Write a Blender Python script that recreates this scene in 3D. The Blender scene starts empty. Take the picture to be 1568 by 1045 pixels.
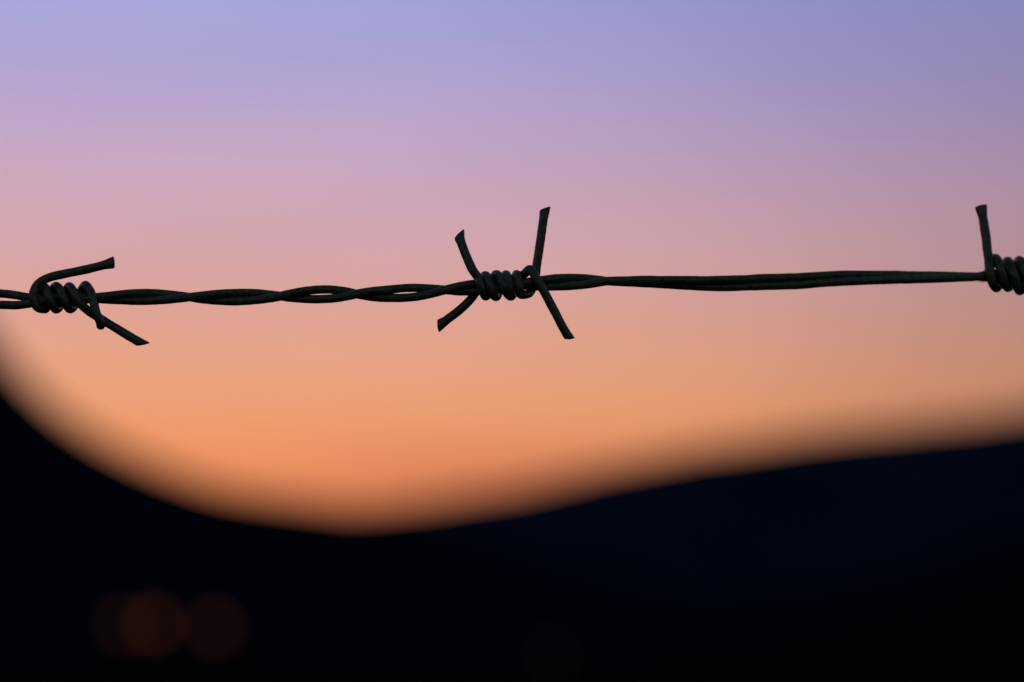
import bpy, math, random
from mathutils import Vector, noise
random.seed(4)
scene = bpy.context.scene
def srgb(r,g,b):
    f=lambda c:(c/255/12.92) if c/255<=0.04045 else ((c/255+0.055)/1.055)**2.4
    return (f(r),f(g),f(b),1)

# ------------------------------------------------------------ camera
PITCH=math.radians(6.5); DIST=0.52; CAMZ=1.40
cam_d=bpy.data.cameras.new("camera"); cam=bpy.data.objects.new("camera",cam_d)
scene.collection.objects.link(cam); scene.camera=cam
cam.location=(0,-DIST*math.cos(PITCH),CAMZ)
cam.rotation_euler=(math.pi/2+PITCH,0,0)
cam_d.lens=85; cam_d.sensor_width=36; cam_d.clip_start=0.01; cam_d.clip_end=60000
cam_d.dof.use_dof=True; cam_d.dof.focus_distance=DIST+0.001; cam_d.dof.aperture_fstop=5.9
WZ=CAMZ+DIST*math.sin(PITCH)          # height of the wire above the fence line

# ------------------------------------------------------------ world (twilight)
w=bpy.data.worlds.new("World"); scene.world=w; w.use_nodes=True
nt=w.node_tree; N=nt.nodes; L=nt.links; N.clear()
def nd(tree,t,**k):
    n=tree.nodes.new(t)
    for a,b in k.items(): setattr(n,a,b)
    return n
def ramp(tree,stops,interp='LINEAR'):
    r=tree.nodes.new('ShaderNodeValToRGB'); cr=r.color_ramp; cr.interpolation=interp
    while len(cr.elements)>1: cr.elements.remove(cr.elements[-1])
    cr.elements[0].position=stops[0][0]; cr.elements[0].color=stops[0][1]
    for p,c in stops[1:]:
        e=cr.elements.new(p); e.color=c
    return r
out=nd(nt,'ShaderNodeOutputWorld')
tc=nd(nt,'ShaderNodeTexCoord')
sep=nd(nt,'ShaderNodeSeparateXYZ'); L.new(tc.outputs['Generated'],sep.inputs[0])
def sinel(y): return math.sin(PITCH+math.atan((522-y)/3702))
cols=[(960,(188,100,73)),(800,(209,116,82)),(730,(223,132,89)),(660,(230,147,102)),(590,(228,155,118)),(500,(220,158,140)),
      (410,(211,160,161)),(300,(202,162,181)),(200,(189,163,199)),(100,(174,162,210)),(0,(167,167,220))]
st=[(max(0,sinel(y)),srgb(*c)) for y,c in cols]
st+= [(0.36,srgb(130,140,188)),(0.55,srgb(108,122,148)),(1.0,srgb(98,112,124))]
rE=ramp(nt,st); L.new(sep.outputs['Z'],rE.inputs[0])
# azimuth falloff away from the afterglow
SUNAZ=math.radians(-13)
dot=nd(nt,'ShaderNodeVectorMath',operation='DOT_PRODUCT'); L.new(tc.outputs['Generated'],dot.inputs[0])
dot.inputs[1].default_value=(math.sin(SUNAZ),math.cos(SUNAZ),0)
ma=nd(nt,'ShaderNodeMath',operation='MULTIPLY_ADD'); L.new(dot.outputs['Value'],ma.inputs[0]); ma.inputs[1].default_value=0.5; ma.inputs[2].default_value=0.5
g=lambda r,gg,b:(r,gg,b,1)
rA=ramp(nt,[(0,g(.22,.27,.34)),(0.5,g(.30,.35,.40)),(0.8,g(.38,.40,.46)),(0.93,g(.55,.57,.64)),(0.957,g(.72,.74,.80)),(0.975,g(.91,.92,.94)),(0.988,g(1.0,1.0,1.0)),(1,g(1.07,1.06,1.03))])
L.new(ma.outputs[0],rA.inputs[0])
mx=nd(nt,'ShaderNodeMix',data_type='RGBA',blend_type='MULTIPLY'); mx.inputs[0].default_value=1
L.new(rE.outputs[0],mx.inputs[6]); L.new(rA.outputs[0],mx.inputs[7])
# thin high haze
mp=nd(nt,'ShaderNodeMapping'); mp.inputs['Scale'].default_value=(2.6,2.6,9); L.new(tc.outputs['Generated'],mp.inputs[0])
nz=nd(nt,'ShaderNodeTexNoise'); nz.inputs['Scale'].default_value=1.6; nz.inputs['Detail'].default_value=2; nz.inputs['Distortion'].default_value=.4
L.new(mp.outputs[0],nz.inputs['Vector'])
rN=ramp(nt,[(0.3,g(.95,.94,.97)),(0.7,g(1.03,1.03,1.02))]); L.new(nz.outputs[0],rN.inputs[0])
mx2=nd(nt,'ShaderNodeMix',data_type='RGBA',blend_type='MULTIPLY'); mx2.inputs[0].default_value=1
L.new(mx.outputs[2],mx2.inputs[6]); L.new(rN.outputs[0],mx2.inputs[7])
# a faint low cloud bank just above the saddle
cb=nd(nt,'ShaderNodeMapping'); L.new(tc.outputs['Generated'],cb.inputs[0])
cb.vector_type='POINT'; e0=math.radians(3.5)
cb.inputs['Scale'].default_value=(14,0,165); cb.inputs['Location'].default_value=(14*.012,0,-165*math.sin(e0))
cn=nd(nt,'ShaderNodeTexNoise'); cn.inputs['Scale'].default_value=22; cn.inputs['Detail'].default_value=3; L.new(tc.outputs['Generated'],cn.inputs['Vector'])
cl=nd(nt,'ShaderNodeVectorMath',operation='LENGTH'); L.new(cb.outputs[0],cl.inputs[0])
cm=nd(nt,'ShaderNodeMath',operation='MULTIPLY_ADD'); L.new(cn.outputs[0],cm.inputs[0]); cm.inputs[1].default_value=.9; L.new(cl.outputs['Value'],cm.inputs[2])
cr=ramp(nt,[(0.35,g(.84,.76,.80)),(1.0,g(1,1,1))],'EASE')
cs=nd(nt,'ShaderNodeMath',operation='MULTIPLY'); cs.inputs[1].default_value=.6; L.new(cm.outputs[0],cs.inputs[0]); L.new(cs.outputs[0],cr.inputs[0])
mx3=nd(nt,'ShaderNodeMix',data_type='RGBA',blend_type='MULTIPLY'); mx3.inputs[0].default_value=1
L.new(mx2.outputs[2],mx3.inputs[6]); L.new(cr.outputs[0],mx3.inputs[7])
bg=nd(nt,'ShaderNodeBackground'); bg.inputs[1].default_value=1.0; L.new(mx3.outputs[2],bg.inputs[0])
sky=nd(nt,'ShaderNodeTexSky',sky_type='NISHITA'); sky.sun_disc=False
sky.sun_elevation=math.radians(-2); sky.sun_rotation=SUNAZ
bg2=nd(nt,'ShaderNodeBackground'); bg2.inputs[1].default_value=0.05; L.new(sky.outputs[0],bg2.inputs[0])
ad=nd(nt,'ShaderNodeAddShader'); L.new(bg.outputs[0],ad.inputs[0]); L.new(bg2.outputs[0],ad.inputs[1]); L.new(ad.outputs[0],out.inputs[0])

sd=bpy.data.lights.new("sun",'SUN'); so=bpy.data.objects.new("sun",sd); scene.collection.objects.link(so)
sd.energy=0.03; sd.angle=math.radians(8); sd.color=(1,.62,.38)
so.rotation_euler=(math.radians(-88),0,-SUNAZ)

# ------------------------------------------------------------ materials
def mat(name):
    m=bpy.data.materials.new(name); m.use_nodes=True
    return m,m.node_tree,m.node_tree.nodes['Principled BSDF']
def noise_mat(name,c1,c2,scale,rough,bump=0.0,bdist=0.001,detail=6,spec=.3,coord='Object'):
    m,t,b=mat(name)
    tc=nd(t,'ShaderNodeTexCoord'); nz=nd(t,'ShaderNodeTexNoise'); nz.inputs['Scale'].default_value=scale; nz.inputs['Detail'].default_value=detail
    t.links.new(tc.outputs[coord],nz.inputs['Vector'])
    r=ramp(t,[(0.35,c1+(1,)),(0.65,c2+(1,))]); t.links.new(nz.outputs[0],r.inputs[0]); t.links.new(r.outputs[0],b.inputs['Base Color'])
    b.inputs['Roughness'].default_value=rough; b.inputs['Specular IOR Level'].default_value=spec
    if bump:
        bm=nd(t,'ShaderNodeBump'); bm.inputs['Strength'].default_value=bump; bm.inputs['Distance'].default_value=bdist
        t.links.new(nz.outputs[0],bm.inputs['Height']); t.links.new(bm.outputs[0],b.inputs['Normal'])
    return m
m_wire=noise_mat("green_coated_wire",(.03,.075,.018),(.10,.17,.055),900,.30,.35,.0003,8,.65)
m_cut=noise_mat("cut_wire_end",(.03,.028,.022),(.08,.07,.055),1500,.5,.3,.0002)
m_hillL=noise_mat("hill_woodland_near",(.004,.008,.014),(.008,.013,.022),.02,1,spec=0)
m_hillR=noise_mat("hill_woodland_far_hazed",(.010,.020,.036),(.018,.032,.056),.01,1,spec=0)  # blue distance haze is put into the far hill's base colour
m_foot=noise_mat("foothill_scrub",(.004,.006,.008),(.008,.010,.014),.05,1,spec=0)
m_ground=noise_mat("dark_pasture",(.003,.004,.003),(.006,.007,.006),.3,1,spec=0)
m_wood=noise_mat("weathered_wood",(.06,.045,.03),(.13,.10,.075),30,.9,.6,.004)
m_steel=noise_mat("painted_steel",(.03,.03,.03),(.05,.05,.05),20,.6)

def mesh_obj(name,verts,faces,mats,parent=None,smooth=True,fm=None):
    me=bpy.data.meshes.new(name); me.from_pydata(verts,[],faces)
    for m in mats: me.materials.append(m)
    if smooth: me.polygons.foreach_set('use_smooth',[True]*len(faces))
    if fm: me.polygons.foreach_set('material_index',fm)
    me.update(); o=bpy.data.objects.new(name,me); scene.collection.objects.link(o)
    if parent: o.parent=parent
    return o

# ------------------------------------------------------------ tube builder
def catmull(pts,step):
    P=[Vector(p) for p in pts]; P=[P[0]*2-P[1]]+P+[P[-1]*2-P[-2]]
    res=[]
    for i in range(1,len(P)-2):
        p0,p1,p2,p3=P[i-1:i+3]; n=max(2,int((p2-p1).length/step))
        for k in range(n):
            t=k/n
            res.append(0.5*((2*p1)+(p2-p0)*t+(2*p0-5*p1+4*p2-p3)*t*t+(3*p1-p0-3*p2+p3)*t**3))
    res.append(P[-2]); return res
def tube(path,r,seg=20,cut0=None,cut1=None,seed=0):
    """path in metres; cutN=(slope,angle,flare,squash) oblique snipped end, None = rounded"""
    V=[];F=[];FM=[]
    n=len(path); T=[]
    for i in range(n):
        T.append((path[min(i+1,n-1)]-path[max(i-1,0)]).normalized())
    nrm=T[0].orthogonal().normalized(); total=0; cum=[0]
    for i in range(1,n): total+=(path[i]-path[i-1]).length; cum.append(total)
    for i in range(n):
        nrm=(nrm-T[i]*nrm.dot(T[i])).normalized(); bn=T[i].cross(nrm)
        for k in range(seg):
            a=2*math.pi*k/seg; d=nrm*math.cos(a)+bn*math.sin(a)
            rr=r*(1+.06*noise.noise(path[i]*350+d*.8+Vector((seed,0,0)))+.025*noise.noise(path[i]*1500+d*1.5))
            off=d*rr; sh=Vector()
            for cut,dd,sg in ((cut0,cum[i],-1),(cut1,total-cum[i],1)):
                if not cut: continue
                slope,ang,flare,squash=cut
                e=Vector((math.cos(ang),0,math.sin(ang))); e=(e-T[i]*e.dot(T[i])).normalized(); f=T[i].cross(e)
                q=max(0,1-dd/(r*2.6)); q=q*q*(3-2*q)
                ce=off.dot(e); cf=off.dot(f)
                off=e*ce*(1+flare*q)+f*cf*(1-squash*q)
                sh+=T[i]*sg*slope*off.dot(e)*q
            V.append(path[i]+off+sh)
    for i in range(n-1):
        for k in range(seg):
            a=i*seg+k;b=i*seg+(k+1)%seg; F.append((a,b,b+seg,a+seg)); FM.append(0)
    for base,cut,tdir in ((0,cut0,-1),((n-1)*seg,cut1,1)):
        c=sum((V[base+k] for k in range(seg)),Vector())/seg
        i0=len(V)
        Tn=T[0] if tdir<0 else T[-1]
        rd=1.0 if cut else 3.5
        for k in range(seg): V.append(c+(V[base+k]-c)*.8+Tn*tdir*r*.12*rd)
        V.append(c+Tn*tdir*r*(.2+.1*random.random())*rd)
        for k in range(seg):
            k2=(k+1)%seg
            q=(base+k,base+k2,i0+k2,i0+k); F.append(q if tdir>0 else q[::-1]); FM.append(1)
            q=(i0+k,i0+k2,i0+seg); F.append(q if tdir>0 else q[::-1]); FM.append(1)
    return V,F,FM

# ------------------------------------------------------------ barbed wire
U=DIST*36/85/1568                      # one modelling unit = 0.14 mm
def sweep(xu):                         # the fence line does not run exactly square to the view
    X=(xu-784)*U
    return .12*X if X>0 else -.03*X
def W(x,y,d=0):
    """x along fence, y drop, d depth (units)"""
    dep=sweep(x)+d*U; k=(DIST+dep)/DIST
    hx=(x-784)*U*k; hz=(522-y)*U
    return Vector((hx, dep, WZ+hz*k/math.cos(PITCH)*1.0 + dep*math.tan(PITCH)))
wire=bpy.data.objects.new("barbed_wire",None); scene.collection.objects.link(wire)

def interp(tab,x):
    if x<=tab[0][0]: return tab[0][1]
    for (a,b),(c,d) in zip(tab,tab[1:]):
        if x<=c:
            t=(x-a)/(c-a); return b+(d-b)*t
    return tab[-1][1]
def sinterp(tab,x):
    return sum(interp(tab,x+o) for o in (-24,-12,0,12,24))/5
center=[(-9000,470),(-600,462),(0,457),(45,461),(100,457),(220,454),(290,455),(360,455),(430,453),(490,450),(545,450),(615,449),(680,444),
        (730,439),(780,436),(830,433),(870,431),(930,430),(1000,431),(1100,434),(1200,431),(1300,425),(1400,424),(1500,423),(1568,420),(2200,424),(10000,440)]
cross=[70,140,290,430,545,682,790,930,1500,1600]
left=[70-i*140 for i in range(1,60)][::-1]; right=[1600+i*130 for i in range(1,62)]
cross=left+cross+right
amp=[(-200,5.8),(-20,8.6),(25,8.6),(70,5.2),(130,4.8),(200,5.6),(360,6.1),(440,6.6),(505,7.8),(560,6.8),(635,7.6),(700,6.0),(780,5),(860,6.4),(1000,5.8),(1100,6.3),(1300,5.6),(1420,4.8),(1560,5.2),(1700,6.0)]
i0=cross.index(70)
def phase(x):
    for i in range(len(cross)-1):
        if cross[i]<=x<=cross[i+1]:
            a,b=cross[i],cross[i+1]; return ((i-i0)+(x-a)/(b-a))*math.pi+math.pi/2
    return 0
for s in (0,1):
    path=[]
    x=-8000
    while x<9200:
        ph=phase(x)+s*math.pi; c=math.cos(ph)
        h=interp(amp,x); c=math.copysign(abs(c)**.8,c)
        jy=.8*noise.noise(Vector((x*.02,s*7.3,0)))
        path.append(W(x,sinterp(center,x)-h*c+jy,6.4*math.sin(ph)+.6*noise.noise(Vector((x*.02,s*3,9)))))
        x+= 3 if -100<x<1700 else 12
    V,F,FM=tube(path,6.7*U,20,seed=s*5)
    mesh_obj(f"strand_{s+1}",V,F,[m_wire,m_cut],wire,fm=FM)

def coil(tops,yc,R,slope=0.0,start=0.0,end=0.0,n=12,Rd=None,jit=0):
    """tops: x of the successive crests; front pass runs down, back pass up."""
    pts=[]; Rd=Rd or R
    turns=len(tops)-1
    k=int(round((turns+end-start)*n))
    for i in range(k+1):
        t=start+(turns+end-start)*i/k
        j=min(int(math.floor(t)),turns-1) if t>=0 else 0
        f=t-j; x=tops[j]+(tops[j+1]-tops[j])*f
        th=2*math.pi*t; rr=R*(1+jit*noise.noise(Vector((t*1.7,yc,tops[0]))))
        y=yc+slope*(x-tops[0])-rr*math.cos(th)
        pts.append((x,y,-Rd*math.sin(th)))
    return pts
def barb(name,pre,c,post,r,cut0,cut1):
    pts=[W(*p) for p in pre+c+post]
    path=catmull(pts,1.6*U)
    V,F,FM=tube(path,r*U,22,cut0,cut1,seed=random.random()*50)
    return mesh_obj(name,V,F,[m_wire,m_cut],wire,fm=FM)
Z=math.pi
# centre knot
barb("barb_1",[(703,357,-8),(705,368,-9),(714,392,-11),(723,412,-14)],
     coil([728,760,803],437,16.8,-.02,.12,0,jit=.07),
     [(812,412,-10),(820,424,-15),(831,442,-17),(850,478,-16),(863,503,-15),(872,518,-14)],6.9,
     (.7,0,.22,.2),(.5,0,.05,.25))
barb("barb_2",[(671,499,14),(682,491,15),(704,474,16),(722,456,17)],
     coil([743,775,791],438,16.8,-.04,-.2,.42,jit=.07),
     [(811,448,14),(819,428,16),(822,405,14),(826,380,12),(831,345,11),(835,318,10)],6.9,
     (-.55,Z*.75,.25,.25),(.5,Z*.05,.18,.2))
# left knot
barb("barb_3",[(172,401,-4),(158,405,-5),(130,412,-7),(96,419,-9),(72,425,-12),(55,436,-15),(49,454,-17),(56,470,-14)],
     coil([50,84,130],456,17.6,-.02,.5,0,jit=.08),
     [(137,446,-12),(142,462,-15),(147,480,-16),(153,493,-12),(154,499,-6)],6.9,
     (.2,Z*.4,.3,.2),None)
barb("barb_4",[(38,462,60),(46,462,42),(56,460,24)],
     coil([65,105],456,17.4,0,-.12,.0,jit=.08)+[(111,446,-14),(118,460,-15)],
     [(132,474,-8),(150,486,2),(175,501,3),(200,516,3),(219,527,3)],6.9,
     (.2,0,.1,.2),(1.1,Z*.25,.05,.25))
# right knot
barb("barb_5",[(1507,314,-4),(1509,330,-5),(1513,360,-7),(1516,390,-10),(1518,412,-17),(1522,432,-15)],
     coil([1508,1546,1582,1616],417,21.5,.1,.5,0,jit=.08),
     [(1626,410,-14),(1640,440,-16),(1664,490,-16)],7.4,(.1,0,.3,.1),(.6,0,.1,.2))
barb("barb_6",[(1500,424,64),(1512,422,42)],
     coil([1527,1564,1600],416,21.5,.1,-.12,.42,jit=.08),
     [(1612,424,16),(1624,380,14),(1634,330,12)],7.4,(.4,0,.2,.1),(.4,0,.2,.1))
idx=7
for kx in [1530+750*i for i in range(1,10)]+[90-740*i for i in range(1,11)]:
    yc=interp(center,kx+40)
    a1,a2=random.uniform(-.5,.5),random.uniform(-.5,.5)
    barb(f"barb_{idx}",[(kx-60*a1-35,yc-85,-8),(kx-18,yc-40,-12)],coil([kx-8,kx+24,kx+66],yc,16.8,0,.12,0),
         [(kx+84,yc-8,-15),(kx+105,yc+40,-16),(kx+135+a2*30,yc+85,-14)],6.7,(.5,Z,.2,.2),(.9,Z,.1,.2)); idx+=1
    barb(f"barb_{idx}",[(kx-70,yc+62,14),(kx-14,yc+20,17)],coil([kx+7,kx+39,kx+56],yc,16.8,0,-.2,.42),
         [(kx+83,yc-8,16),(kx+88+a2*20,yc-50,14),(kx+98+a1*40,yc-115,10)],6.7,(.4,2,.3,.2),(.5,0,.2,.2)); idx+=1

# ------------------------------------------------------------ ground
def gz(x,y):
    t=max(0,y)
    z=-9*(1-math.exp(-t/160.0))
    return z+ (0.15*noise.noise(Vector((x*.05,y*.05,0))) if abs(y)<400 else 0)
ys=[-400,-150,-60,-25,-10,-4,-2,0,2,4,8,14,22,32,45,60,80,110,150,200,280,400,600,900,1400,2200,3500,6000,12000,25000]
xs=sorted(set([-v for v in (1,3,6,10,18,30,50,80,130,200,350,600,1000,2000,5000,12000,25000)]+[0]+[1,3,6,10,18,30,50,80,130,200,350,600,1000,2000,5000,12000,25000]))
V=[(x,y,gz(x,y)) for y in ys for x in xs]; nx=len(xs)
F=[(j*nx+i,j*nx+i+1,(j+1)*nx+i+1,(j+1)*nx+i) for j in range(len(ys)-1) for i in range(nx-1)]
mesh_obj("ground",V,F,[m_ground])

# ------------------------------------------------------------ hills (bearing deg, skyline elevation deg)
def hill(name,prof,D,depth,m,rough):
    V=[];F=[]; NB=241; NR=33
    b0,b1=prof[0][0],prof[-1][0]
    for j in range(NR):
        t=-1+2*j/(NR-1); d=D*(1+depth*t)
        for i in range(NB):
            b=b0+(b1-b0)*i/(NB-1)
            e=sum(interp(prof,b+o) for o in (-.6,-.3,0,.3,.6))/5
            zr=CAMZ+D*math.tan(math.radians(e)); br=math.radians(b)
            x=d*math.sin(br); y=d*math.cos(br); base=-12
            sh=1-abs(t)**1.35
            z=base+(zr-base)*sh
            z+=rough*(noise.noise(Vector((x,y,0))*.012)+.5*noise.noise(Vector((x,y,3))*.03))*(.3+.7*abs(t))*sh
            V.append((x,y,z))
    F=[(j*NB+i,j*NB+i+1,(j+1)*NB+i+1,(j+1)*NB+i) for j in range(NR-1) for i in range(NB-1)]
    return mesh_obj(name,V,F,[m])
hill("hill",[(-62,.0),(-45,9),(-30,13),(-20,12),(-15,9.8),(-13,7.6),(-12,6.2),(-11.3,5.35),(-10.5,4.65),(-9,3.8),(-7.5,3.2),(-6.5,2.96),(-5.5,2.8),(-4.4,2.68),(-3,2.5),(0,1.7),(5,.2),(9,-.8)],900,.35,m_hillL,4)
hill("hill",[(-25,-.3),(-10,1.6),(-6.5,2.3),(-5,2.5),(-3.8,2.58),(-2.5,2.66),(-1.3,2.8),(.25,3.08),(1.8,3.42),(3.3,3.76),(4.9,4.02),(6.4,4.2),(8,4.32),(9.5,4.47),(11.1,4.62),(12.1,4.75),(16,5.5),(22,7),(30,7.5),(45,5),(62,-.2)],1900,.3,m_hillR,8)
hill("hill",[(-2,-1.2),(3,-.4),(6,.3),(9,1.0),(12,1.9),(18,3.0),(30,3.2),(45,-.8)],420,.3,m_foot,3)

# ------------------------------------------------------------ street lamps in the valley
def lamp(px,py,D,strength,col):
    b=(px-784)/3702; e=PITCH-math.atan((py-522)/3702)
    x=D*math.sin(b); y=D*math.cos(b); zt=CAMZ+D*math.tan(e); z0=gz(x,y)
    root=bpy.data.objects.new("street_lamp",None); scene.collection.objects.link(root); root.location=(x,y,z0)
    H=zt-z0
    prof=[(.0,.0),(.16,.0),(.16,.25),(.10,.32),(.07,.5),(.055,H-.35),(.09,H-.32),(.12,H-.22),(.0,H-.2)]
    V=[];F=[];n=16
    for r,z in prof:
        for k in range(n): V.append((r*math.cos(2*math.pi*k/n),r*math.sin(2*math.pi*k/n),z))
    for i in range(len(prof)-1):
        for k in range(n): F.append((i*n+k,i*n+(k+1)%n,(i+1)*n+(k+1)%n,(i+1)*n+k))
    mesh_obj("pole",V,F,[m_steel],root)
    m,t,bs=mat("lamp_glass"); bs.inputs['Base Color'].default_value=(.02,.01,.006,1); bs.inputs['Specular IOR Level'].default_value=.1
    bs.inputs['Emission Color'].default_value=col; bs.inputs['Emission Strength'].default_value=strength
    R=.16; V=[];F=[];nr=12
    for i in range(nr+1):
        th=math.pi*i/nr
        for k in range(n): V.append((R*math.sin(th)*math.cos(2*math.pi*k/n),R*math.sin(th)*math.sin(2*math.pi*k/n),H+R*math.cos(th)))
    for i in range(nr):
        for k in range(n): F.append((i*n+k,(i+1)*n+k,(i+1)*n+(k+1)%n,i*n+(k+1)%n))
    mesh_obj("globe",V,F,[m],root)
    V=[(r*math.cos(2*math.pi*k/n),r*math.sin(2*math.pi*k/n),z) for r,z in ((.14,H+.14),(.08,H+.20),(.03,H+.26)) for k in range(n)]
    F=[(i*n+k,i*n+(k+1)%n,(i+1)*n+(k+1)%n,(i+1)*n+k) for i in range(2) for k in range(n)]+[tuple(2*n+k for k in range(n))]
    mesh_obj("cap",V,F,[m_steel],root)
lamp(195,957,60,.09,(1,.26,.07,1))
lamp(238,955,61,.22,(1,.26,.07,1))
lamp(329,960,60,.15,(1,.22,.05,1))
lamp(846,1000,62,.025,(1,.35,.15,1))

# ------------------------------------------------------------ fence posts holding the wire (at the ends of the span)
for xu in (-7700,8900):
    p=W(xu,interp(center,xu)); V=[];F=[];n=20; g0=gz(p.x,p.y)-.3; top=p.z+.18; R=.05; rows=24
    cx,cy=p.x,p.y+R+14*U
    for j in range(rows+1):
        z=g0+(top-g0)*j/rows
        for k in range(n):
            a=2*math.pi*k/n; r=R*(1+.08*noise.noise(Vector((math.cos(a)*2,math.sin(a)*2,z*3+xu))))
            V.append((cx+r*math.cos(a),cy+r*math.sin(a),z+(.01*math.cos(a) if j==rows else 0)))
    F=[(j*n+k,j*n+(k+1)%n,(j+1)*n+(k+1)%n,(j+1)*n+k) for j in range(rows) for k in range(n)]+[tuple(rows*n+k for k in range(n))]
    mesh_obj("fence_post",V,F,[m_wood])

vs=scene.view_settings; vs.view_transform='Standard'; vs.look='None'; vs.exposure=0; vs.gamma=1
